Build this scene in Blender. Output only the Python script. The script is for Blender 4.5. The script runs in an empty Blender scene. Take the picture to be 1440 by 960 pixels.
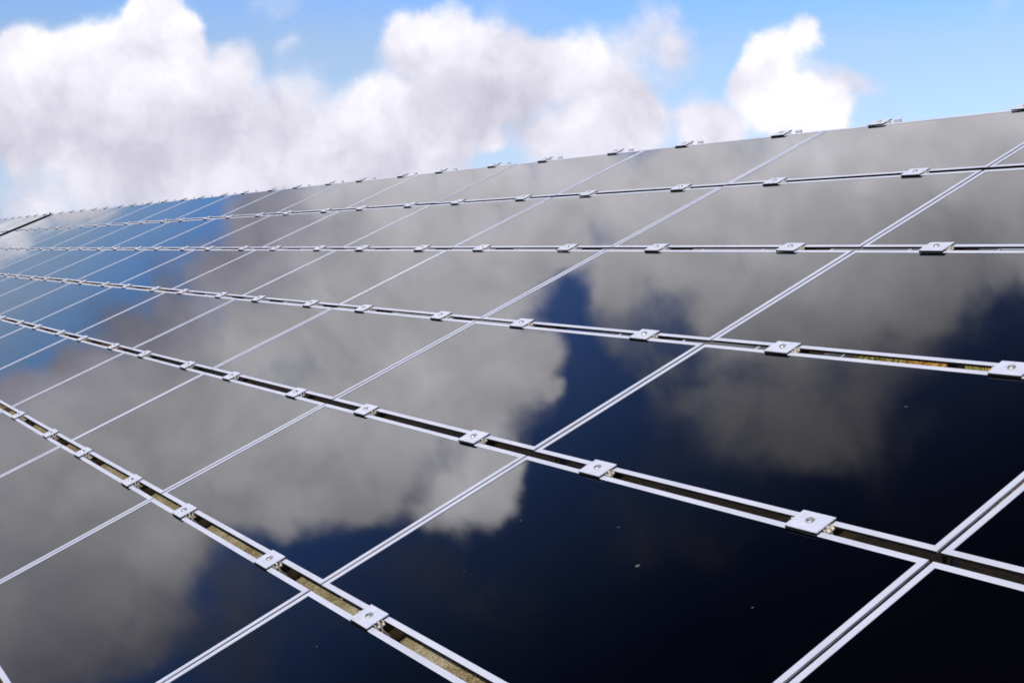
import bpy, bmesh, math, random
from math import radians, sin, cos, pi, sqrt
from mathutils import Vector, Matrix, Euler

random.seed(7)
scene = bpy.context.scene
col = scene.collection

# ------------------------------------------------------------------ geometry of the array
TILT = radians(23.69)
PU = 1.2            # panel pitch along the row
PV = 0.6194         # panel pitch up the slope
GAP = 0.0255         # gap between rows of panels
PW, PH = 1.1915, PV - GAP
OZ = 0.905          # height of the first gap line above the ground
ct, st = cos(TILT), sin(TILT)
B = Matrix(((1, 0, 0), (0, ct, -st), (0, st, ct)))


def pl(u, v, n=0.0, off=(0, 0, 0)):
    """point of the inclined array plane (u along, v up the slope, n off the plane)"""
    return Vector((u + off[0], v * ct - n * st + off[1], v * st + n * ct + OZ + off[2]))


# ------------------------------------------------------------------ camera
F_PX = 1736.3                        # focal length in pixels of a 1440 wide frame
RCAM = Matrix(((0.5343654, 0.77401821, -0.33963132),
               (0.06313482, -0.43723729, -0.89712739),
               (-0.84289241, 0.45795128, -0.28251198)))   # plane axes seen from the lens
WC = B @ RCAM.transposed()
cam_d = bpy.data.cameras.new('camera')
cam = bpy.data.objects.new('camera', cam_d)
col.objects.link(cam)
cam_d.sensor_width = 36.0
cam_d.sensor_fit = 'HORIZONTAL'
cam_d.lens = F_PX / 1440 * 36.0
cam_d.clip_start = 0.02
cam_d.clip_end = 5000
CAM = pl(2.50125, -0.67731, 1.11023)
M = Matrix((WC.col[0], -WC.col[1], -WC.col[2])).transposed()
cam.matrix_world = Matrix.Translation(CAM) @ M.to_4x4()
scene.camera = cam
NRM = Vector((0, -st, ct))
RIGHT, DOWN, FWD = WC.col[0].copy(), WC.col[1].copy(), WC.col[2].copy()


def ray(x, y):
    return (RIGHT * ((x - 720) / F_PX) + DOWN * ((y - 480) / F_PX) + FWD).normalized()


def mirror(d):
    return d - NRM * (2 * d.dot(NRM))


def project(p):
    q = p - CAM
    z = q.dot(FWD)
    if z < 0.05:
        return None
    return 720 + F_PX * q.dot(RIGHT) / z, 480 + F_PX * q.dot(DOWN) / z


def in_view(points, m=6):
    ps = [project(p) for p in points]
    ps = [p for p in ps if p]
    if not ps:
        return False
    xs = [p[0] for p in ps]
    ys = [p[1] for p in ps]
    return max(xs) > -m and min(xs) < 1440 + m and max(ys) > -m and min(ys) < 960 + m


# ------------------------------------------------------------------ materials
def new_mat(name):
    m = bpy.data.materials.new(name)
    m.use_nodes = True
    nt = m.node_tree
    for n in list(nt.nodes):
        nt.nodes.remove(n)
    out = nt.nodes.new('ShaderNodeOutputMaterial')
    return m, nt, out


def node(nt, kind, **kw):
    n = nt.nodes.new(kind)
    for k, v in kw.items():
        setattr(n, k, v)
    return n


def math_node(nt, op, a=None, b=None, c=None, clamp=False):
    n = nt.nodes.new('ShaderNodeMath')
    n.operation = op
    n.use_clamp = clamp
    for i, x in enumerate((a, b, c)):
        if x is None:
            continue
        if isinstance(x, (int, float)):
            n.inputs[i].default_value = x
        else:
            nt.links.new(x, n.inputs[i])
    return n.outputs[0]


def ramp(nt, fac, stops, interp='LINEAR'):
    r = nt.nodes.new('ShaderNodeValToRGB')
    r.color_ramp.interpolation = interp
    e = r.color_ramp.elements
    while len(e) < len(stops):
        e.new(0.5)
    for i, (p, c) in enumerate(stops):
        e[i].position = p
        e[i].color = (*c, 1) if len(c) == 3 else c
    nt.links.new(fac, r.inputs[0])
    return r.outputs[0]


def metal_paint(name, base, rough=0.45, vary=0.06, scale=30, spec=0.4, metallic=0.0, streak=None):
    m, nt, out = new_mat(name)
    p = node(nt, 'ShaderNodeBsdfPrincipled')
    tc = node(nt, 'ShaderNodeTexCoord')
    oi = node(nt, 'ShaderNodeObjectInfo')
    add = node(nt, 'ShaderNodeVectorMath', operation='ADD')
    nt.links.new(tc.outputs['Object'], add.inputs[0])
    sc_ = node(nt, 'ShaderNodeVectorMath', operation='SCALE')
    sc_.inputs[0].default_value = (13.1, 7.7, 3.3)
    nt.links.new(oi.outputs['Random'], sc_.inputs['Scale'])
    nt.links.new(sc_.outputs[0], add.inputs[1])
    vec = add.outputs[0]
    if streak:
        ml = node(nt, 'ShaderNodeVectorMath', operation='MULTIPLY')
        ml.inputs[1].default_value = streak
        nt.links.new(vec, ml.inputs[0])
        vec = ml.outputs[0]
    nz = node(nt, 'ShaderNodeTexNoise')
    nz.inputs['Scale'].default_value = scale
    nz.inputs['Detail'].default_value = 6
    nt.links.new(vec, nz.inputs['Vector'])
    lo = tuple(max(0, c * (1 - vary * 2.2)) for c in base)
    hi = tuple(c * (1 + vary) for c in base)
    c = ramp(nt, nz.outputs['Fac'], [(0.3, lo), (0.7, hi)])
    nt.links.new(c, p.inputs['Base Color'])
    p.inputs['Roughness'].default_value = rough
    p.inputs['Metallic'].default_value = metallic
    p.inputs['Specular IOR Level'].default_value = spec
    nt.links.new(p.outputs[0], out.inputs[0])
    return m


M_FRAME = metal_paint('white_aluminium', (0.565, 0.56, 0.585), rough=0.42, vary=0.05, scale=9)
M_PLATE = metal_paint('clamp_aluminium', (0.59, 0.585, 0.615), rough=0.38, vary=0.05, scale=60)
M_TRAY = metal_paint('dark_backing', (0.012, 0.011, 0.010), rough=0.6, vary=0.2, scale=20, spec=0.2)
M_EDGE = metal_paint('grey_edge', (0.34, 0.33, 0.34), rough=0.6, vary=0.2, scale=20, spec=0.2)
M_RUBBER = metal_paint('black_rubber', (0.006, 0.006, 0.006), rough=0.7, vary=0.2, scale=60, spec=0.15)
M_STEEL = metal_paint('bolt_steel', (0.50, 0.48, 0.42), rough=0.35, vary=0.2, scale=90, metallic=0.7)
M_FOOT = metal_paint('raw_aluminium', (0.80, 0.73, 0.58), rough=0.4, vary=0.12, scale=70, metallic=0.25)
M_RAIL = metal_paint('dull_rail', (0.30, 0.20, 0.085), rough=0.55, vary=0.2, scale=24, metallic=0.1)
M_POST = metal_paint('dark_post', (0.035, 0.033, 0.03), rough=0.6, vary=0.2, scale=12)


def galvanised():
    m, nt, out = new_mat('galvanised_steel')
    p = node(nt, 'ShaderNodeBsdfPrincipled')
    tc = node(nt, 'ShaderNodeTexCoord')
    vo = node(nt, 'ShaderNodeTexVoronoi')
    vo.inputs['Scale'].default_value = 330
    mp = node(nt, 'ShaderNodeVectorMath', operation='MULTIPLY')
    mp.inputs[1].default_value = (1.0, 0.8, 1.0)
    nt.links.new(tc.outputs['Object'], mp.inputs[0])
    nt.links.new(mp.outputs[0], vo.inputs['Vector'])
    nz = node(nt, 'ShaderNodeTexNoise')
    nz.inputs['Scale'].default_value = 7
    nz.inputs['Detail'].default_value = 8
    nt.links.new(tc.outputs['Object'], nz.inputs['Vector'])
    sep = node(nt, 'ShaderNodeSeparateColor')
    nt.links.new(vo.outputs['Color'], sep.inputs[0])
    f = math_node(nt, 'MULTIPLY_ADD', sep.outputs[0], 0.45, math_node(nt, 'MULTIPLY_ADD', nz.outputs['Fac'], 1.2, -0.30))
    c = ramp(nt, f, [(0.20, (0.10, 0.065, 0.025)), (0.45, (0.24, 0.185, 0.085)), (0.64, (0.36, 0.30, 0.17)), (0.9, (0.55, 0.49, 0.36))])
    nt.links.new(c, p.inputs['Base Color'])
    p.inputs['Roughness'].default_value = 0.5
    p.inputs['Metallic'].default_value = 0.15
    nt.links.new(p.outputs[0], out.inputs[0])
    return m


M_GALV = galvanised()


def glass_mat():
    """dark thin-film laminate under coated glass: mirrors more and more towards grazing angles"""
    m, nt, out = new_mat('dark_solar_glass')
    lw = node(nt, 'ShaderNodeLayerWeight')
    lw.inputs['Blend'].default_value = 0.5
    pts = [(0.0, 0.004), (0.40, 0.007), (0.47, 0.013), (0.52, 0.026), (0.60, 0.075), (0.69, 0.155), (0.767, 0.24),
           (0.861, 0.41), (0.93, 0.58), (0.97, 0.74), (1.0, 0.97)]
    fac = ramp(nt, lw.outputs['Facing'], [(p, (v, v, v)) for p, v in pts])
    tc = node(nt, 'ShaderNodeTexCoord')
    oi = node(nt, 'ShaderNodeObjectInfo')
    sc_ = node(nt, 'ShaderNodeVectorMath', operation='SCALE')
    sc_.inputs[0].default_value = (31.7, 17.3, 5.1)
    nt.links.new(oi.outputs['Random'], sc_.inputs['Scale'])
    add = node(nt, 'ShaderNodeVectorMath', operation='ADD')
    nt.links.new(tc.outputs['Object'], add.inputs[0])
    nt.links.new(sc_.outputs[0], add.inputs[1])
    # specks of dirt and droppings
    vo = node(nt, 'ShaderNodeTexVoronoi')
    vo.inputs['Scale'].default_value = 19
    wn = node(nt, 'ShaderNodeTexNoise')
    wn.inputs['Scale'].default_value = 160
    wn.inputs['Detail'].default_value = 3
    nt.links.new(add.outputs[0], wn.inputs['Vector'])
    ws = node(nt, 'ShaderNodeVectorMath', operation='SCALE')
    ws.inputs['Scale'].default_value = 0.006
    nt.links.new(wn.outputs['Color'], ws.inputs[0])
    wa = node(nt, 'ShaderNodeVectorMath', operation='ADD')
    nt.links.new(add.outputs[0], wa.inputs[0])
    nt.links.new(ws.outputs[0], wa.inputs[1])
    nt.links.new(wa.outputs[0], vo.inputs['Vector'])
    sep = node(nt, 'ShaderNodeSeparateColor')
    nt.links.new(vo.outputs['Color'], sep.inputs[0])
    rad = math_node(nt, 'MULTIPLY', math_node(nt, 'SUBTRACT', sep.outputs[0], 0.87, clamp=True), 0.66)
    spk = math_node(nt, 'LESS_THAN', vo.outputs['Distance'], rad)
    spk = math_node(nt, 'MULTIPLY', spk, math_node(nt, 'MULTIPLY_ADD', sep.outputs[1], 0.55, 0.2))
    # thin film of dust, a little thicker in smears
    nz = node(nt, 'ShaderNodeTexNoise')
    nz.inputs['Scale'].default_value = 2.2
    nz.inputs['Detail'].default_value = 9
    nz.inputs['Roughness'].default_value = 0.65
    nt.links.new(add.outputs[0], nz.inputs['Vector'])
    dust = math_node(nt, 'MULTIPLY', math_node(nt, 'SUBTRACT', nz.outputs['Fac'], 0.35, clamp=True), 0.006)
    dcol = node(nt, 'ShaderNodeMix', data_type='RGBA')
    dcol.inputs['A'].default_value = (0.0006, 0.0006, 0.0013, 1)
    dcol.inputs['B'].default_value = (0.34, 0.32, 0.28, 1)
    nt.links.new(math_node(nt, 'ADD', dust, math_node(nt, 'MULTIPLY', spk, 0.5), clamp=True), dcol.inputs['Factor'])
    dif = node(nt, 'ShaderNodeBsdfDiffuse')
    nt.links.new(dcol.outputs['Result'], dif.inputs['Color'])
    gl = node(nt, 'ShaderNodeBsdfGlossy')
    gl.inputs['Color'].default_value = (0.985, 0.985, 0.99, 1)
    rr = math_node(nt, 'MULTIPLY_ADD', nz.outputs['Fac'], 0.03, 0.012)
    nt.links.new(rr, gl.inputs['Roughness'])
    fac = math_node(nt, 'MULTIPLY', fac, math_node(nt, 'SUBTRACT', 1.0, spk))
    mx = node(nt, 'ShaderNodeMixShader')
    nt.links.new(fac, mx.inputs[0])
    nt.links.new(dif.outputs[0], mx.inputs[1])
    nt.links.new(gl.outputs[0], mx.inputs[2])
    nt.links.new(mx.outputs[0], out.inputs[0])
    return m


M_GLASS = glass_mat()


def ground_mat(name, stops, scale, fine):
    m, nt, out = new_mat(name)
    p = node(nt, 'ShaderNodeBsdfPrincipled')
    tc = node(nt, 'ShaderNodeTexCoord')
    nz = node(nt, 'ShaderNodeTexNoise')
    nz.inputs['Scale'].default_value = scale
    nz.inputs['Detail'].default_value = 12
    nz.inputs['Roughness'].default_value = 0.72
    nt.links.new(tc.outputs['Object'], nz.inputs['Vector'])
    n2 = node(nt, 'ShaderNodeTexNoise')
    n2.inputs['Scale'].default_value = fine
    n2.inputs['Detail'].default_value = 6
    nt.links.new(tc.outputs['Object'], n2.inputs['Vector'])
    f = math_node(nt, 'MULTIPLY_ADD', n2.outputs['Fac'], 0.5, math_node(nt, 'MULTIPLY', nz.outputs['Fac'], 0.5))
    c = ramp(nt, f, stops)
    nt.links.new(c, p.inputs['Base Color'])
    p.inputs['Roughness'].default_value = 0.95
    p.inputs['Specular IOR Level'].default_value = 0.1
    bp = node(nt, 'ShaderNodeBump')
    bp.inputs['Strength'].default_value = 0.8
    bp.inputs['Distance'].default_value = 0.05
    nt.links.new(f, bp.inputs['Height'])
    nt.links.new(bp.outputs[0], p.inputs['Normal'])
    nt.links.new(p.outputs[0], out.inputs[0])
    return m


M_GROUND = ground_mat('autumn_turf', [(0.34, (0.05, 0.075, 0.012)), (0.46, (0.13, 0.13, 0.025)),
                                      (0.53, (0.34, 0.15, 0.03)), (0.66, (0.50, 0.27, 0.09))], 0.9, 14)


M_SHADED_GROUND = ground_mat('shaded_ground', [(0.34, (0.035, 0.050, 0.010)), (0.50, (0.105, 0.052, 0.014)),  # darker ground colours, with the shade under the array painted in
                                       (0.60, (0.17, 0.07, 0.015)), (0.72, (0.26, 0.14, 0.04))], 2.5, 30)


def grass_mat():
    m, nt, out = new_mat('turf_blades')
    p = node(nt, 'ShaderNodeBsdfPrincipled')
    tc = node(nt, 'ShaderNodeTexCoord')
    nz = node(nt, 'ShaderNodeTexNoise')
    nz.inputs['Scale'].default_value = 0.9
    nz.inputs['Detail'].default_value = 12
    nz.inputs['Roughness'].default_value = 0.75
    nt.links.new(tc.outputs['Object'], nz.inputs['Vector'])
    c = ramp(nt, nz.outputs['Fac'], [(0.36, (0.10, 0.15, 0.02)), (0.46, (0.26, 0.24, 0.04)),
                                     (0.52, (0.56, 0.25, 0.04)), (0.64, (0.75, 0.45, 0.14))])
    nt.links.new(c, p.inputs['Base Color'])
    p.inputs['Roughness'].default_value = 0.8
    nt.links.new(p.outputs[0], out.inputs[0])
    return m


M_GRASS = grass_mat()


# ------------------------------------------------------------------ mesh helpers
def add_box(bm, x0, x1, y0, y1, z0, z1, mi=0):
    vs = [bm.verts.new(p) for p in ((x0, y0, z0), (x1, y0, z0), (x1, y1, z0), (x0, y1, z0),
                                    (x0, y0, z1), (x1, y0, z1), (x1, y1, z1), (x0, y1, z1))]
    for f in ((3, 2, 1, 0), (4, 5, 6, 7), (0, 1, 5, 4), (1, 2, 6, 5), (2, 3, 7, 6), (3, 0, 4, 7)):
        fc = bm.faces.new([vs[i] for i in f])
        fc.material_index = mi
    return vs


def bevel_all(bm, w, seg=2):
    bmesh.ops.bevel(bm, geom=list(bm.edges), offset=w, segments=seg, affect='EDGES', profile=0.6)


def mesh_of(bm, name, mats):
    bmesh.ops.recalc_face_normals(bm, faces=list(bm.faces))
    me = bpy.data.meshes.new(name)
    bm.to_mesh(me)
    bm.free()
    for m in (mats if isinstance(mats, (list, tuple)) else [mats]):
        me.materials.append(m)
    return me


def link_obj(name, me, parent=None):
    o = bpy.data.objects.new(name, me)
    col.objects.link(o)
    if parent:
        o.parent = parent
    return o


def tag(o, label, cat, group=None, kind=None):
    if label:
        o['label'] = label
    if cat:
        o['category'] = cat
    if group:
        o['group'] = group
    if kind:
        o['kind'] = kind
    return o


def copy_tree(o, parent=None):
    c = o.copy()
    col.objects.link(c)
    if parent:
        c.parent = parent
    for ch in list(o.children):
        copy_tree(ch, c)
    return c


ORD = ['zeroth', 'first', 'second', 'third', 'fourth', 'fifth', 'sixth', 'seventh', 'eighth', 'ninth', 'tenth',
       'eleventh', 'twelfth', 'thirteenth', 'fourteenth', 'fifteenth', 'sixteenth', 'seventeenth', 'eighteenth',
       'nineteenth', 'twentieth']
TENS = {2: 'twenty', 3: 'thirty', 4: 'forty'}


def ordinal(k):
    if k <= 20:
        return ORD[k]
    t, r = divmod(k, 10)
    if r == 0:
        return {3: 'thirtieth', 4: 'fortieth'}[t]
    return TENS[t] + '-' + ORD[r]


# ------------------------------------------------------------------ one panel
FW = 0.0134


def ring_profile(bm, hw, hh, prof, mats, ends=None):
    """sweep a closed profile [(inset, z)] round a rectangle with mitred corners"""
    rings = []
    for (ins, z) in prof:
        rings.append([bm.verts.new((sx * (hw - ins), sy * (hh - ins), z)) for sx, sy in ((-1, -1), (1, -1), (1, 1), (-1, 1))])
    n = len(rings)
    for i in range(n):
        a, b = rings[i], rings[(i + 1) % n]
        for k in range(4):
            f = bm.faces.new((a[k], a[(k + 1) % 4], b[(k + 1) % 4], b[k]))
            f.material_index = ends if (ends is not None and i == 0 and k in (1, 3)) else mats[i]


def panel_meshes():
    hw, hh = PW / 2, PH / 2
    bm = bmesh.new()
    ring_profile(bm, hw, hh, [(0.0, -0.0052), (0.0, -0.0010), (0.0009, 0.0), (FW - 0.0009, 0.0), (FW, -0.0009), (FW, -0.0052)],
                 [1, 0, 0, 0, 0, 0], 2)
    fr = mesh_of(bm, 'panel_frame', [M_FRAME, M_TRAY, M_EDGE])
    bm = bmesh.new()
    add_box(bm, -hw + FW - 0.003, hw - FW + 0.003, -hh + FW - 0.003, hh - FW + 0.003, -0.0048, -0.0016)
    gl = mesh_of(bm, 'panel_glass', [M_GLASS])
    bm = bmesh.new()
    add_box(bm, -hw + 0.0012, hw - 0.0012, -hh + 0.0012, hh - 0.0012, -0.0078, -0.0056)
    bk = mesh_of(bm, 'panel_backing', [M_TRAY])
    return fr, gl, bk


ME_FRAME, ME_GLASS, ME_BACK = panel_meshes()


def make_panel():
    e = bpy.data.objects.new('solar_panel', None)
    col.objects.link(e)
    e.empty_display_size = 0.1
    link_obj('frame', ME_FRAME, e)
    link_obj('glass', ME_GLASS, e)
    link_obj('backing', ME_BACK, e)
    return e


# ------------------------------------------------------------------ one clamp
def lathe(bm, prof, seg=20, cx=0, cy=0):
    rings = []
    for r, z in prof:
        if r == 0:
            rings.append([bm.verts.new((cx, cy, z))])
        else:
            rings.append([bm.verts.new((cx + r * cos(2 * pi * k / seg), cy + r * sin(2 * pi * k / seg), z)) for k in range(seg)])
    for a, b in zip(rings, rings[1:]):
        for k in range(seg):
            k2 = (k + 1) % seg
            if len(b) == 1:
                bm.faces.new((a[k], a[k2], b[0]))
            elif len(a) == 1:
                bm.faces.new((a[0], b[k2], b[k]))
            else:
                bm.faces.new((a[k], a[k2], b[k2], b[k]))


CL_U, CL_V = 0.079, 0.0535


def make_clamp():
    e = bpy.data.objects.new('panel_clamp', None)
    col.objects.link(e)
    e.empty_display_size = 0.03
    bm = bmesh.new()
    add_box(bm, -CL_U / 2, CL_U / 2, -CL_V / 2, CL_V / 2, 0.0030, 0.0056)
    bevel_all(bm, 0.0007, 2)
    pt = link_obj('clamp_plate', mesh_of(bm, 'clamp_plate', [M_PLATE]), e)
    # two rubber pads, one on each panel edge
    bm = bmesh.new()
    for s in (-1, 1):
        y0, y1 = sorted((s * (CL_V / 2 - 0.0003), s * 0.0135))
        add_box(bm, -CL_U / 2 + 0.0005, CL_U / 2 - 0.0005, y0, y1, 0.0003, 0.0028)
        y0, y1 = sorted((s * 0.0268, s * 0.0278))
        add_box(bm, -CL_U / 2 + 0.0008, CL_U / 2 - 0.0008, y0, y1, -0.0017, 0.0026)
    link_obj('rubber_pad', mesh_of(bm, 'rubber_pad', [M_RUBBER]), e)
    # bolt with a socket
    bm = bmesh.new()
    lathe(bm, [(0.0088, 0.0058), (0.0088, 0.0078), (0.0079, 0.0089), (0.0058, 0.0089), (0.0052, 0.0085), (0.0048, 0.0062), (0.0, 0.0062)])
    link_obj('bolt', mesh_of(bm, 'bolt', [M_STEEL]), pt)
    # extruded foot that stands between the panels: web with lips
    bm = bmesh.new()
    h = 0.047
    add_box(bm, -h, h, -0.0016, 0.0016, -0.0160, 0.0030)
    for q in (-1, 1):
        a, b = sorted((q * 0.0018, q * 0.0100))
        add_box(bm, -h, h, a, b, -0.0075, -0.0055)
        a, b = sorted((q * 0.0085, q * 0.0100))
        add_box(bm, -h, h, a, b, -0.0053, 0.0010)
        vs = add_box(bm, -h, h, q * 0.0090 - 0.001, q * 0.0090 + 0.001, -0.0345, -0.0165)
        for v in vs:
            if v.co.z > -0.02:
                v.co.y -= q * 0.0080
    link_obj('foot', mesh_of(bm, 'foot', [M_FOOT]), e)
    return e


# ------------------------------------------------------------------ place the near array
COL_END = -13                       # left end of the near table
TABLE_GAP = 0.50
ROWWORD = {4: 'top', 3: 'second', 2: 'third', 1: 'fourth', 0: 'fifth', -1: 'bottom'}
SEAM_DU = {-1: 0.0012, 0: 0.003, 1: -0.0002, 2: -0.0024, 3: 0.0002, 4: 0.0}
LOOK = {   # the big panels of the foreground, by what they mirror
    (0, 1): 'near black panel between two bolted clamps, navy sky over most of its glass',
    (0, 0): 'large dark navy panel in the lower middle with a pale cloud in one corner',
    (1, 0): 'near black panel cut off at the lower right of the frame junction',
    (1, 1): 'black triangle of panel at the right edge above the frame junction',
    (0, 2): 'dark panel mirroring grey cloud with deep blue at its right end, third row',
    (-1, 1): 'panel mirroring a bright grey cloud beside a strip of deep blue, fourth row',
    (-1, 0): 'panel mirroring the ragged lower edge of a bright grey cloud, fifth row',
    (-1, 2): 'panel mirroring grey cloud with a narrow blue gap at its end, third row',
    (0, -1): 'dark navy panel at the bottom edge under the gap with the grainy beam',
    (-1, -1): 'grey olive panel at the lower left mirroring cloud with a navy patch',
}


def col_range(n):
    """left and right edge of column n, the table gap included"""
    shift = 0.0 if n >= COL_END else -TABLE_GAP
    return n * PU + shift + (PU - PW) / 2, (n + 1) * PU + shift - (PU - PW) / 2


proto_panel = None
panels = []
for r in range(-1, 5):
    found = []
    for n in range(4, -40, -1):
        u0, u1 = col_range(n)
        v0, v1 = r * PV + GAP / 2, (r + 1) * PV - GAP / 2
        pts = [pl(u0 + (u1 - u0) * a, v0 + (v1 - v0) * b) for a in (0, 0.2, 0.4, 0.6, 0.8, 1) for b in (0, .25, .5, .75, 1)]
        if any((lambda p: p and -4 < p[0] < 1444 and -4 < p[1] < 964)(project(q)) for q in pts):
            found.append((n, (u0 + u1) / 2, (v0 + v1) / 2))
    for k, (n, uc, vc) in enumerate(found):
        if proto_panel is None:
            o = proto_panel = make_panel()
        else:
            o = copy_tree(proto_panel)
        far = max(0.0, min(1.0, (-n - 1) / 6))
        o.location = pl(uc + SEAM_DU[r] + random.uniform(-.0008, .0008), vc + random.uniform(-.0012, .0012),
                        random.uniform(-.0006, .0006))
        j = 0.0021
        o.rotation_euler = (TILT + random.uniform(-j, j) * .8, random.uniform(-j, j) * .5, random.uniform(-.0008, .0008))
        o.scale = (1, 1, 1)
        if r == -1:
            o.scale = (1, (PH + 0.018) / PH, 1)
            o.location = o.location + Vector((0, -0.009 * ct, -0.009 * st))
        rw = ROWWORD[r]
        near = n >= COL_END
        if near:
            nm = sum(1 for q in found if q[0] >= COL_END)
            if (n, r) in LOOK:
                lab = LOOK[(n, r)]
            else:
                lab = 'dark solar panel with pale frame, %s from the right in the %s row of panels' % (ordinal(k + 1), rw)
            grp = 'solar panels of the near table'
        else:
            k2 = k - sum(1 for q in found if q[0] >= COL_END)
            lab = 'small distant solar panel, %s left of the black dividing gap in the %s row' % (ordinal(k2 + 1), rw)
            grp = 'solar panels of the far left table'
        tag(o, lab, 'solar panel', grp)
        panels.append((n, r))

# ------------------------------------------------------------------ clamps and rails
CLAMP_F = (0.232, 0.776)
GAPWORD = {5: 'on the top edge of the array', 4: 'in the gap below the top panel row',
           3: 'in the gap below the second panel row', 2: 'in the gap below the third panel row',
           1: 'in the gap below the fourth panel row', 0: 'in the lowest gap above the grainy beam'}
clamp_us = []
for n in range(4, -40, -1):
    shift = 0.0 if n >= COL_END else -TABLE_GAP
    for f in reversed(CLAMP_F):
        clamp_us.append(((n + f) * PU + shift, n))
proto_clamp = None
rail_us = {}
for j in range(0, 6):
    k = 0
    for (u, n) in clamp_us:
        p = pl(u, j * PV)
        if not in_view([p + Vector((d, 0, 0)) for d in (-.05, .05)], 2):
            continue
        if (p - CAM).dot(FWD) < 0.2:
            continue
        rail_us.setdefault(u, n)
        k += 1
        if proto_clamp is None:
            o = proto_clamp = make_clamp()
        else:
            o = copy_tree(proto_clamp)
        o.location = pl(u + random.uniform(-.003, .003), j * PV + random.uniform(-.001, .001), random.uniform(0.0004, 0.0009))
        o.rotation_euler = Euler((TILT, 0, 0)).to_matrix().__matmul__(Matrix.Rotation(random.uniform(-.02, .02), 3, 'Z')).to_euler()
        tag(o, 'metal clamp, %s from the right %s' % (ordinal(k), GAPWORD[j]), 'clamp',
            'clamps holding the panel edges')


def make_rail():
    """aluminium channel under the panels, running up the slope"""
    bm = bmesh.new()
    y0, y1 = -0.70, 5 * PV + 0.095
    add_box(bm, -0.024, 0.024, y0, y1, -0.0400, -0.0362)
    add_box(bm, -0.024, -0.0205, y0, y1, -0.0620, -0.0402)
    add_box(bm, 0.0205, 0.024, y0, y1, -0.0620, -0.0402)
    return mesh_of(bm, 'mounting_rail', [M_RAIL])


def make_cap():
    bm = bmesh.new()
    add_box(bm, -0.017, 0.017, 5 * PV + 0.0955, 5 * PV + 0.104, -0.060, -0.0195)
    bevel_all(bm, 0.001, 1)
    return mesh_of(bm, 'end_cap', [M_PLATE])


ME_RAIL, ME_CAP = make_rail(), make_cap()
us = sorted(rail_us, reverse=True)
for k, u in enumerate(us):
    o = link_obj('mounting_rail', ME_RAIL)
    o.location = pl(u, 0, -0.0005)
    o.rotation_euler = (TILT, 0, 0)
    link_obj('end_cap', ME_CAP, o)
    tag(o, 'dull metal rail running upslope beneath the panels under the clamps, %s from the right' % ordinal(k + 1), 'rail',
        'mounting rails under the clamps')

# ------------------------------------------------------------------ beams and posts under the near array
U_L, U_R = us[-1] - 0.6, 4.2


def beam(name, u0, u1, v0, v1, n0, n1, mat, label, cat, off=(0, 0, 0)):
    bm = bmesh.new()
    L = (u1 - u0) / 2
    w = (v1 - v0) / 2
    t = 0.004
    add_box(bm, -L, L, -w, w, n1 - t, n1)
    add_box(bm, -L, L, -w, -w + t, n0, n1 - t - .0002)
    add_box(bm, -L, L, w - t, w, n0, n1 - t - .0002)
    o = link_obj(name, mesh_of(bm, name, [mat]))
    o.location = pl((u0 + u1) / 2, (v0 + v1) / 2, 0, off)
    o.rotation_euler = (TILT, 0, 0)
    return tag(o, label, cat)


SPLIT = COL_END * PU - TABLE_GAP / 2
beam('support_beam', SPLIT + 0.03, U_R, -0.035, 0.085, -0.140, -0.0630, M_GALV,
     'grainy galvanised steel beam seen through the lowest gap between panels', 'beam')
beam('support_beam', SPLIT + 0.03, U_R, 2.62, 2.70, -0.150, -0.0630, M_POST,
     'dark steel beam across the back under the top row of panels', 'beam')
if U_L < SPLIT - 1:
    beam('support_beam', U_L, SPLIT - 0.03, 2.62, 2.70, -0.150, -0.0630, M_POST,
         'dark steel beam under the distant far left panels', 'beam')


if U_L < SPLIT - 1:
    bm = bmesh.new()
    add_box(bm, -0.02, 0.02, 0.0, 5 * PV + 0.01, -0.075, -0.0085)
    o = link_obj('edge_rail', mesh_of(bm, 'edge_rail', [M_RUBBER]))
    bm = bmesh.new()
    add_box(bm, -0.022, 0.022, 5 * PV + 0.0105, 5 * PV + 0.03, -0.078, 0.012)
    link_obj('end_cap', mesh_of(bm, 'end_cap', [M_RAIL]), o)
    o.location = pl(COL_END * PU - TABLE_GAP - 0.03, 0)
    o.rotation_euler = (TILT, 0, 0)
    tag(o, 'black edge rail on the right end of the distant far left table', 'rail')


def post(u, v, off=(0, 0, 0), w=0.022, n=-0.161, label='', group=None):
    top = pl(u, v, n, off)
    bm = bmesh.new()
    add_box(bm, -w, w, -w, w, 0, top.z + 0.004)
    bevel_all(bm, 0.003, 1)
    o = link_obj('support_post', mesh_of(bm, 'support_post', [M_POST]))
    bm = bmesh.new()
    add_box(bm, -0.07, 0.07, -0.07, 0.07, 0.004, 0.016)
    link_obj('base_plate', mesh_of(bm, 'base_plate', [M_GALV]), o)
    o.location = (top.x, top.y, 0)
    return tag(o, label, 'post', group)


for k in range(7):
    post(-0.27 - 2.4 * k, 2.66, label='dark steel post under the back of the near array, %s from the right' % ordinal(k + 1),
         group='rear posts under the near array')
    post(1.0 - 2.4 * k, 0.02, n=-0.151, w=0.03,
         label='dark steel post under the grainy beam at the front, %s from the right' % ordinal(k + 1),
         group='front posts under the near array')

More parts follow.
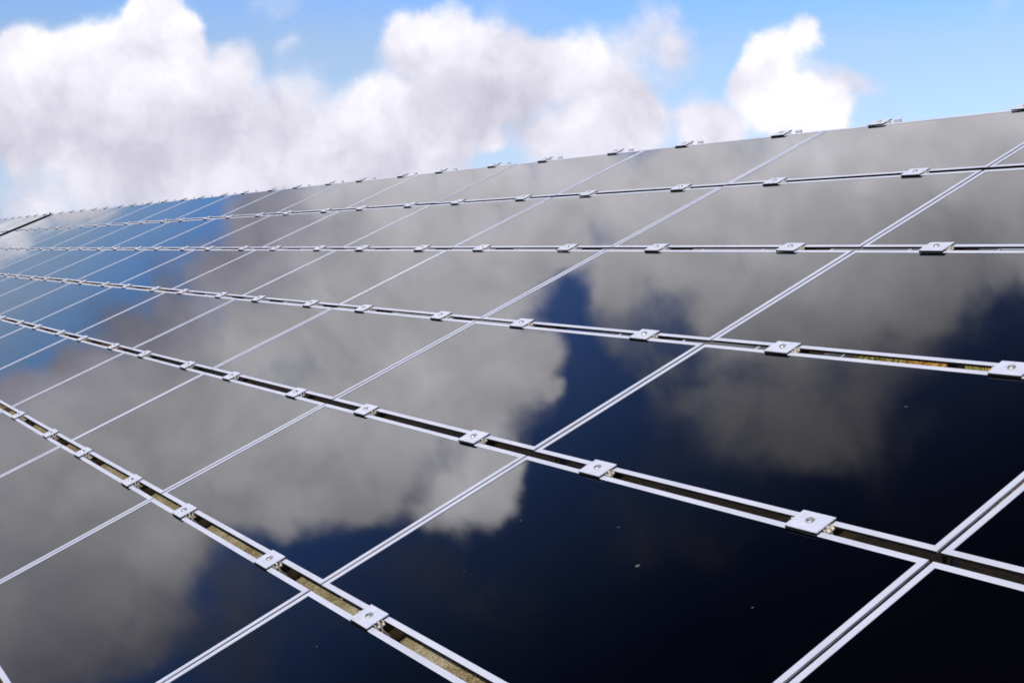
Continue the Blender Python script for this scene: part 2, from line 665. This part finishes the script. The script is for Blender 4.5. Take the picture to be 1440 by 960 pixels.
# ------------------------------------------------------------------ the second table behind, glimpsed through the gaps
D2 = 3.536
V2 = 7.02                 # bottom edge of that table on its own plane
OFF2 = pl(0, 0, -D2) - pl(0, 0, 0)
N2C, N2R = TABLE2_COLS, TABLE2_ROWS = 17, 6
VIS2 = None
for i in range(N2C):
    for r in range(N2R):
        if VIS2 is not None and (i, r) not in VIS2:
            continue
        uc = -5.947 - 0.003 - PU * (i + 0.5)
        vc = V2 + PV * (r + 0.5)
        o = copy_tree(proto_panel)
        o.location = pl(uc, vc, 0, OFF2)
        o.rotation_euler = (TILT + random.uniform(-.001, .001), random.uniform(-.0006, .0006), 0)
        o.scale = (1, 1, 1)
        if r in (0, 4):
            lab = "second array panel glimpsed below the %s panel row, %s from that array's right end" % (
                'third' if r == 0 else 'second', ordinal(i + 1))
        else:
            lab = 'grey solar panel of the second array, standing hidden behind the near one'
        tag(o, lab, 'solar panel', 'panels of the second array behind')
x2 = -5.947
for v, nm in ((V2 + 0.75, 'front'), (V2 + 2.9, 'back')):
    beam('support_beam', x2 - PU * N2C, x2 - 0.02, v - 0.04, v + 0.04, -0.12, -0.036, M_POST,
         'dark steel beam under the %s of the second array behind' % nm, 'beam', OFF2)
    for k in range(6):
        post(x2 - 0.06 - 3.9 * k, v, OFF2, w=0.035, n=-0.121,
             label='dark steel post under the %s of the second array behind, %s from its right end' % (nm, ordinal(k + 1)),
             group='posts of the second array')

# ------------------------------------------------------------------ ground
bm = bmesh.new()
S = 2500
vs = [bm.verts.new(p) for p in ((-S, -S, 0), (S, -S, 0), (S, S, 0), (-S, S, 0))]
bm.faces.new(vs)
g = link_obj('ground', mesh_of(bm, 'ground', [M_GROUND]))
tag(g, None, None, kind='structure')

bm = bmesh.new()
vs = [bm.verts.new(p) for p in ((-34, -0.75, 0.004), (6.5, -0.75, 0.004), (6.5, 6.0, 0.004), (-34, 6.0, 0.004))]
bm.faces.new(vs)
sl = link_obj('ground_shade_sheet', mesh_of(bm, 'ground_shade_sheet', [M_SHADED_GROUND]))  # added sheet over the turf, its dark colour stands for the array's shade
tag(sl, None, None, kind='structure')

def bank_height(x, y):
    def sm(t):
        t = max(0.0, min(1.0, t))
        return t * t * (3 - 2 * t)
    h = 0.86 * sm((x + 5.75) / 0.7) * sm((5.5 - x) / 3.0) * sm((y - 6.3) / 1.7) * sm((12.5 - y) / 3.5)
    return h * (1 + 0.06 * sin(x * 2.1 + y) + 0.05 * sin(x * 5.3 - y * 2.7))


bm = bmesh.new()
NX, NY = 96, 56
grid = [[bm.verts.new((-6.4 + 12 * i / NX, 6.2 + 6.5 * k / NY, bank_height(-6.4 + 12 * i / NX, 6.2 + 6.5 * k / NY) + 0.004))
         for k in range(NY + 1)] for i in range(NX + 1)]
for i in range(NX):
    for k in range(NY):
        bm.faces.new((grid[i][k], grid[i + 1][k], grid[i + 1][k + 1], grid[i][k + 1])).smooth = True
bk = link_obj('grass_bank', mesh_of(bm, 'grass_bank', [M_GROUND]))
tag(bk, None, None, kind='structure')

# short turf and fallen leaves where the ground shows through the gaps
bm = bmesh.new()
rg = random.Random(3)
for i in range(26000):
    if i < 21000:
        p = Vector((rg.uniform(-6.2, -1.5), rg.uniform(6.6, 9.6), 0))
        p.z = bank_height(p.x, p.y)
        sc_ = 1.5
    else:
        p = Vector((rg.uniform(-8, 3), rg.uniform(4.4, 7.0), 0))
        p.z = bank_height(p.x, p.y)
        sc_ = 1.0
    an = rg.uniform(0, 2 * pi)
    h = rg.uniform(.02, .055) * sc_
    w = rg.uniform(.006, .013) * sc_
    lean = Vector((rg.uniform(-.03, .03), rg.uniform(-.03, .03), 0)) * sc_
    dx = Vector((cos(an), sin(an), 0)) * w
    up = Vector((0, 0, h))
    q = [bm.verts.new(c) for c in (p - dx, p + dx, p + dx * .7 + up * .6 + lean * .5, p + up + lean, p - dx * .7 + up * .6 + lean * .5)]
    bm.faces.new(q)
gr = link_obj('grass', mesh_of(bm, 'grass', [M_GRASS]))
tag(gr, 'short orange and green autumn turf glimpsed through the gaps', 'grass', kind='stuff')

# ------------------------------------------------------------------ sun and sky
SUN_EL = radians(38)
SUN_AZ_V = Vector((0.22, -0.975, 0)).normalized()
SUN_DIR = SUN_AZ_V * cos(SUN_EL) + Vector((0, 0, sin(SUN_EL)))
sd = bpy.data.lights.new('sun', 'SUN')
sd.energy = 3.0
sd.angle = radians(0.5)
sd.color = (1.0, 0.955, 0.89)
so = bpy.data.objects.new('sun', sd)
col.objects.link(so)
so.rotation_euler = (-SUN_DIR).to_track_quat('-Z', 'Y').to_euler()
so.location = (0, 0, 30)

world = bpy.data.worlds.new('World')
scene.world = world
world.use_nodes = True
nt = world.node_tree
for n in list(nt.nodes):
    nt.nodes.remove(n)
wo = node(nt, 'ShaderNodeOutputWorld')
bg = node(nt, 'ShaderNodeBackground')
nt.links.new(bg.outputs[0], wo.inputs[0])
sky = node(nt, 'ShaderNodeTexSky')
sky.sky_type = 'NISHITA'
sky.sun_disc = False
sky.sun_elevation = SUN_EL
sky.sun_rotation = math.atan2(SUN_DIR.x, SUN_DIR.y)
sky.air_density = 1.0
sky.dust_density = 0.6
sky.ozone_density = 1.6
SKY_STRENGTH = 0.15
tc = node(nt, 'ShaderNodeTexCoord')
DIR = tc.outputs['Generated']


def vmath(op, a, b=None, c=None, scale=None):
    n = nt.nodes.new('ShaderNodeVectorMath')
    n.operation = op
    for i, x in enumerate((a, b, c)):
        if x is None:
            continue
        if isinstance(x, (tuple, list, Vector)):
            n.inputs[i].default_value = tuple(x)
        else:
            nt.links.new(x, n.inputs[i])
    if scale is not None:
        n.inputs['Scale'].default_value = scale
    return n


def noise(vec, scale, detail, rough=0.55, lac=2.0):
    n = node(nt, 'ShaderNodeTexNoise')
    n.inputs['Scale'].default_value = scale
    n.inputs['Detail'].default_value = detail
    n.inputs['Roughness'].default_value = rough
    n.inputs['Lacunarity'].default_value = lac
    nt.links.new(vec, n.inputs['Vector'])
    return n


# clouds of the open sky: (x, y, radius, brightness, weight) with x, y, radius in pixels of a 1440 wide frame
SKY_CLOUDS = [
    (232, 42, 58, 0.98, 1.5), (190, 72, 61, 0.96, 1.5), (272, 52, 39, 0.94, 1.5), (215, 8, 37, 0.95, 1.5), (118, 66, 43, 0.98, 1.5),
    (52, 62, 48, 0.93, 1.5), (6, 105, 60, 0.90, 1.5), (100, 120, 80, 0.84, 1), (205, 122, 69, 0.98, 1.5), (290, 112, 52, 0.82, 1),
    (345, 96, 36, 0.8, 1), (330, 150, 52, 0.695, 1), (60, 168, 70, 0.615, 1), (160, 180, 84, 0.535, 1), (262, 180, 76, 0.535, 1),
    (0, 178, 52, 0.695, 1), (150, 226, 56, 0.8, 1), (70, 212, 32, 0.82, 1), (300, 228, 62, 0.715, 1), (215, 262, 60, 0.735, 1),
    (150, 198, 50, 0.535, 0.7), (35, 285, 46, 0.72, 0.5), (120, 268, 44, 0.72, 0.6), (395, 172, 52, 0.695, 1), (445, 195, 58, 0.76, 1),
    (395, 218, 56, 0.715, 1), (20, 215, 30, 0.74, 0.6), (255, 215, 40, 0.84, 0.8),
    (572, 45, 39, 0.88, 1.5), (622, 55, 54, 0.94, 1.5), (690, 60, 54, 0.84, 1), (556, 85, 36, 0.84, 1), (722, 104, 58, 0.78, 1),
    (795, 90, 46, 0.92, 1.5), (850, 106, 56, 0.8, 1), (640, 118, 66, 0.695, 1), (755, 150, 76, 0.655, 1), (600, 130, 54, 0.655, 1),
    (690, 140, 60, 0.595, 0.8), (850, 160, 58, 0.675, 1), (525, 152, 43, 0.92, 1.5), (478, 178, 48, 0.86, 1), (545, 192, 58, 0.8, 1),
    (650, 185, 66, 0.74, 1), (900, 142, 36, 0.74, 1), (885, 45, 44, 0.74, 0.45), (935, 38, 46, 0.74, 0.55), (962, 52, 34, 0.72, 0.5),
    (820, 32, 26, 0.74, 0.35),
    (1082, 108, 39, 0.99, 1.5), (1055, 135, 30, 0.97, 1.5), (1152, 52, 25, 0.93, 1.5), (1118, 78, 35, 0.99, 1.5), (1100, 150, 48, 0.98, 1.5),
    (1158, 165, 41, 0.96, 1.5), (1125, 180, 54, 0.94, 1.5), (1042, 182, 36, 0.9, 0.8), (1170, 112, 34, 0.715, 0.8), (1205, 112, 32, 0.68, 0.6),
    (1232, 116, 24, 0.7, 0.35), (1088, 118, 14, 0.78, 0.5),
    (985, 184, 46, 0.78, 0.8), (705, 205, 24, 0.93, 1.5), (860, 200, 66, 0.78, 0.9), (925, 172, 40, 0.74, 0.7), (785, 212, 58, 0.78, 0.9),
    (1012, 192, 38, 0.8, 0.8), (600, 222, 76, 0.76, 1), (505, 230, 66, 0.76, 1), (425, 248, 66, 0.78, 1), (330, 266, 58, 0.78, 0.9),
    (930, 125, 70, 0.78, 0.4), (980, 172, 42, 0.8, 0.45), (20, 240, 80, 0.8, 0.34), (80, 285, 70, 0.82, 0.5), (880, 230, 60, 0.82, 0.7),
    (980, 215, 50, 0.84, 0.8), (440, 140, 50, 0.8, 0.3), (410, 120, 60, 0.8, 0.3),
    (385, 8, 34, 0.76, 0.35), (1415, 8, 40, 0.78, 0.35), (240, 2, 24, 0.7, 0.3), (960, 95, 40, 0.74, 0.3), 
    (410, 70, 22, 0.76, 0.3),
]
# clouds that stand higher, seen mirrored in the panels
HIGH_CLOUDS = [
    (-6, 332, 34, .95, 1), (28, 312, 20, .9, 1), (-40, 366, 26, .9, 1), (150, 292, 13, .8, .45), (185, 284, 11, .8, .4),
    (380, 288, 60, .46, 1), (340, 328, 58, .48, .9), (305, 372, 54, .40, .9), (240, 425, 48, .36, .8), (175, 465, 42, .30, .8),
    (105, 512, 45, .34, .8), (30, 565, 45, .40, 1), (255, 330, 36, .2, .32), (200, 380, 40, .2, .36), (130, 440, 40, .2, .3),
    (460, 300, 85, .74, 1), (600, 270, 110, 1.08, 1), (750, 280, 110, 1.2, 1), (900, 260, 110, 1.38, 1),
    (1050, 250, 110, 1.5, 1), (1200, 230, 110, 1.6, 1), (1350, 215, 110, 1.6, 1), (1460, 250, 95, 1.5, 1),
    (975, 205, 60, 1.35, 1), (815, 235, 60, 1.2, 1), (680, 240, 50, 1.1, 1), (560, 255, 50, 1.0, .8),
    (600, 370, 100, 1.1, 1), (460, 390, 95, .90, 1), (350, 430, 80, .66, 1), (225, 500, 72, .56, 1),
    (140, 560, 72, .64, 1), (60, 620, 80, .8, 1), (-10, 625, 60, .8, 1),
    (700, 395, 66, 1.3, 1), (940, 325, 80, 1.5, 1), (1100, 315, 90, 1.5, 1), (1250, 325, 85, 1.4, 1), (1390, 315, 70, 1.2, 1),
    (330, 520, 100, 1.1, 1), (480, 480, 110, 1.25, 1), (620, 470, 100, 1.4, 1), (690, 530, 80, 1.6, 1), (726, 560, 58, 1.9, 1),
    (742, 500, 40, 1.5, 1), (775, 560, 22, 1.6, .8),
    (600, 600, 100, 2.0, 1), (500, 600, 100, 1.6, 1), (400, 640, 100, 1.45, 1), (560, 690, 46, 1.9, 1), (640, 698, 50, 3.0, 1),
    (598, 725, 26, 2.2, .9), (690, 690, 36, 3.2, 1), (735, 655, 28, 2.8, .9),
    (695, 650, 58, 2.8, 1), (450, 700, 52, 1.8, 1), (300, 650, 100, 1.1, 1), (200, 620, 100, .95, 1), (100, 680, 100, .9, 1),
    (30, 740, 90, .85, 1), (160, 750, 80, 1.2, 1), (230, 770, 58, 1.35, 1), (275, 730, 60, 1.25, 1), (370, 710, 56, 1.5, 1),
    (512, 685, 46, 1.7, 1), (500, 715, 26, 1.6, .8), (420, 745, 26, 1.5, .7),
    (100, 820, 90, .75, 1), (190, 850, 66, .85, 1), (30, 860, 80, .68, 1), (80, 930, 80, .6, 1), (175, 935, 55, .6, 1),
    (0, 960, 60, .65, 1), (-60, 900, 90, .8, 1), (-60, 780, 90, .8, 1), (250, 900, 50, .4, .4),
    (880, 395, 50, 1.4, 1), (960, 400, 70, 1.4, 1), (1060, 410, 80, 1.45, 1), (1160, 410, 80, 1.35, 1), (1250, 390, 70, 1.25, 1),
    (1330, 375, 50, 1.0, 1), (1300, 425, 46, .85, .9), (1020, 470, 60, 1.1, 1), (1120, 490, 70, 1.0, 1), (1220, 475, 66, .95, 1),
    (1000, 560, 60, .85, .7), (1080, 585, 75, .85, .8), (1170, 590, 72, .9, .8), (1225, 545, 46, .75, .5), (1110, 630, 46, .7, .45), (1060, 640, 40, .7, .4),
    (1010, 620, 46, .7, .45), (1160, 640, 36, .7, .3), (1285, 505, 40, .6, .6), (940, 505, 26, .5, .45), (850, 470, 40, .6, .35),
    (1400, 380, 26, .9, .4), (1275, 595, 56, .6, .34), (1315, 470, 56, .75, .42), (1360, 440, 44, .7, .3), (850, 400, 48, 1.2, 1), (865, 450, 50, 1.0, .55), (900, 500, 54, .85, .42), (925, 560, 54, .7, .34),
    (1510, 330, 90, 1.3, 1), (1530, 230, 110, 1.9, 1), (1450, 190, 90, 1.9, 1), (1330, 180, 80, 1.7, 1), (1200, 200, 70, 1.6, 1),
    (490, 268, 60, .9, 1), (385, 385, 54, .62, 1), (560, 262, 50, 1.0, 1), (778, 318, 62, 1.25, 1), (750, 352, 40, 1.2, 1), (812, 350, 34, 1.2, .9),
    (560, 830, 150, .28, .30), (900, 700, 150, .25, .25), (1250, 600, 130, .28, .25), (330, 850, 110, .34, .4),
    (1000, 750, 60, .36, .34), (890, 770, 46, .36, .40), (850, 730, 34, .36, .36), (700, 860, 75, .42, .40), (620, 800, 60, .3, .3),
    (400, 870, 90, .35, .36), (760, 900, 60, .4, .34), (320, 930, 60, .3, .34),
]
PX = 1.0 / F_PX
blobs = [(ray(x, y), r * PX * 1.36, 0.11 + 0.90 * b, w) for (x, y, r, b, w) in SKY_CLOUDS]
blobs += [(mirror(ray(x, y)), r * PX * 1.36, b * 1.15, w) for (x, y, r, b, w) in HIGH_CLOUDS]

L_SKY = (SUN_DIR + Vector((0, 0, 0.35))).normalized()
wn = noise(DIR, 11.0, 7, 0.52)
off = vmath('SUBTRACT', wn.outputs['Color'], (0.5, 0.5, 0.5))
wd = vmath('MULTIPLY_ADD', off.outputs[0], (0.075, 0.075, 0.075), DIR).outputs[0]
accS = accB = None
for (c, r, b, w) in blobs:
    dist = vmath('DISTANCE', wd, c).outputs['Value']
    mr = node(nt, 'ShaderNodeMapRange', interpolation_type='SMOOTHSTEP')
    mr.inputs['From Min'].default_value = r
    mr.inputs['From Max'].default_value = 0.0
    mr.inputs['To Min'].default_value = 0.0
    mr.inputs['To Max'].default_value = w
    nt.links.new(dist, mr.inputs['Value'])
    f = mr.outputs[0]
    accS = f if accS is None else math_node(nt, 'ADD', accS, f)
    accB = math_node(nt, 'MULTIPLY', f, b) if accB is None else math_node(nt, 'MULTIPLY_ADD', f, b, accB)
# looser cloud over the rest of the sky, behind the viewer
sepd = node(nt, 'ShaderNodeSeparateXYZ')
nt.links.new(DIR, sepd.inputs[0])
fw = vmath('DOT_PRODUCT', DIR, (FWD + Vector((0, 0, .25))).normalized()).outputs['Value']
away = math_node(nt, 'MULTIPLY', math_node(nt, 'SUBTRACT', 0.62, fw, clamp=True), 2.0, clamp=True)
bn = noise(DIR, 2.3, 7, 0.55)
back = math_node(nt, 'MULTIPLY', math_node(nt, 'MULTIPLY_ADD', bn.outputs['Fac'], 6.0, -2.9, clamp=True), away)
accS = math_node(nt, 'ADD', accS, back)
accB = math_node(nt, 'MULTIPLY_ADD', back, 0.85, accB)

dn = noise(wd, 17.0, 10, 0.60)
dens = math_node(nt, 'MULTIPLY_ADD', math_node(nt, 'SUBTRACT', dn.outputs['Fac'], 0.5), 1.25, accS)
mk = node(nt, 'ShaderNodeMapRange', interpolation_type='SMOOTHSTEP')
mk.inputs['From Min'].default_value = 0.10
mk.inputs['From Max'].default_value = 1.15
nt.links.new(dens, mk.inputs['Value'])
mask = mk.outputs[0]
# relief: brighter where the billows face the sun
rn = noise(wd, 17.0, 7, 0.54)
sh = vmath('ADD', wd, L_SKY * 0.020).outputs[0]
rn2 = noise(sh, 17.0, 5, 0.54)
low = noise(wd, 8.0, 6, 0.55)
rel = math_node(nt, 'SUBTRACT', rn.outputs['Fac'], rn2.outputs['Fac'])
bri = math_node(nt, 'DIVIDE', accB, math_node(nt, 'MAXIMUM', accS, 0.001))
bri = math_node(nt, 'MULTIPLY', bri, math_node(nt, 'MULTIPLY_ADD', rel, 0.7, 1.0))
bri = math_node(nt, 'MULTIPLY', bri, math_node(nt, 'MULTIPLY_ADD', low.outputs['Fac'], 0.42, 0.80))
tint = ramp(nt, math_node(nt, 'MULTIPLY', bri, 0.5), [(0.10, (0.90, 0.94, 1.10)), (0.28, (0.985, 0.955, 1.14)), (0.42, (1.0, 0.98, 1.10)),
                                                      (0.50, (1.0, 0.985, 1.05)), (0.8, (1.0, 0.98, 1.045))])
cc = vmath('SCALE', tint)
nt.links.new(math_node(nt, 'MULTIPLY', bri, 0.84), cc.inputs['Scale'])
skyc = vmath('SCALE', sky.outputs[0], scale=SKY_STRENGTH)
# the measured hue of this sky by height: milky near the horizon, deep and dark overhead
hue = ramp(nt, sepd.outputs['Z'], [(0.0, (0.50, 0.62, 1.15)), (0.07, (0.60, 0.635, 0.85)), (0.155, (0.68, 0.715, 0.83)),
                                   (0.21, (0.50, 0.74, 1.10)), (0.27, (0.42, 0.74, 1.28)), (0.47, (0.50, 0.76, 1.32)), (0.60, (0.48, 0.63, 0.96)),
                                   (0.68, (0.26, 0.32, 0.60)), (0.75, (0.10, 0.13, 0.30)), (1.0, (0.4, 0.4, 0.6))])
skyt = vmath('MULTIPLY', skyc.outputs[0], hue)
mixc = node(nt, 'ShaderNodeMix', data_type='RGBA')
nt.links.new(mask, mixc.inputs['Factor'])
vn = noise(wd, 4.2, 8, 0.56)
veil = node(nt, 'ShaderNodeMapRange', interpolation_type='SMOOTHSTEP')
veil.inputs['From Min'].default_value = 0.42
veil.inputs['From Max'].default_value = 0.80
veil.inputs['To Max'].default_value = 0.34
nt.links.new(vn.outputs['Fac'], veil.inputs['Value'])
thin = node(nt, 'ShaderNodeMix', data_type='RGBA')
fade = math_node(nt, 'MULTIPLY', math_node(nt, 'SUBTRACT', 0.78, sepd.outputs['Z'], clamp=True), 1.45, clamp=True)
nt.links.new(math_node(nt, 'MULTIPLY', veil.outputs[0], fade), thin.inputs['Factor'])
nt.links.new(skyt.outputs[0], thin.inputs['A'])
thin.inputs['B'].default_value = (0.52, 0.53, 0.60, 1)
nt.links.new(thin.outputs['Result'], mixc.inputs['A'])
nt.links.new(cc.outputs[0], mixc.inputs['B'])
nt.links.new(mixc.outputs['Result'], bg.inputs['Color'])
bg.inputs['Strength'].default_value = 1.0
world.cycles.sampling_method = 'MANUAL'
world.cycles.sample_map_resolution = 512

# ------------------------------------------------------------------ render settings
scene.render.engine = 'CYCLES'
scene.view_settings.view_transform = 'Standard'
scene.view_settings.look = 'None'
scene.view_settings.exposure = 0.25
scene.view_settings.gamma = 1.0
scene.cycles.max_bounces = 6
scene.cycles.diffuse_bounces = 3
scene.cycles.glossy_bounces = 4
scene.cycles.use_denoising = True
scene.cycles.filter_width = 1.75
scene.render.resolution_x = 1024
scene.render.resolution_y = 682
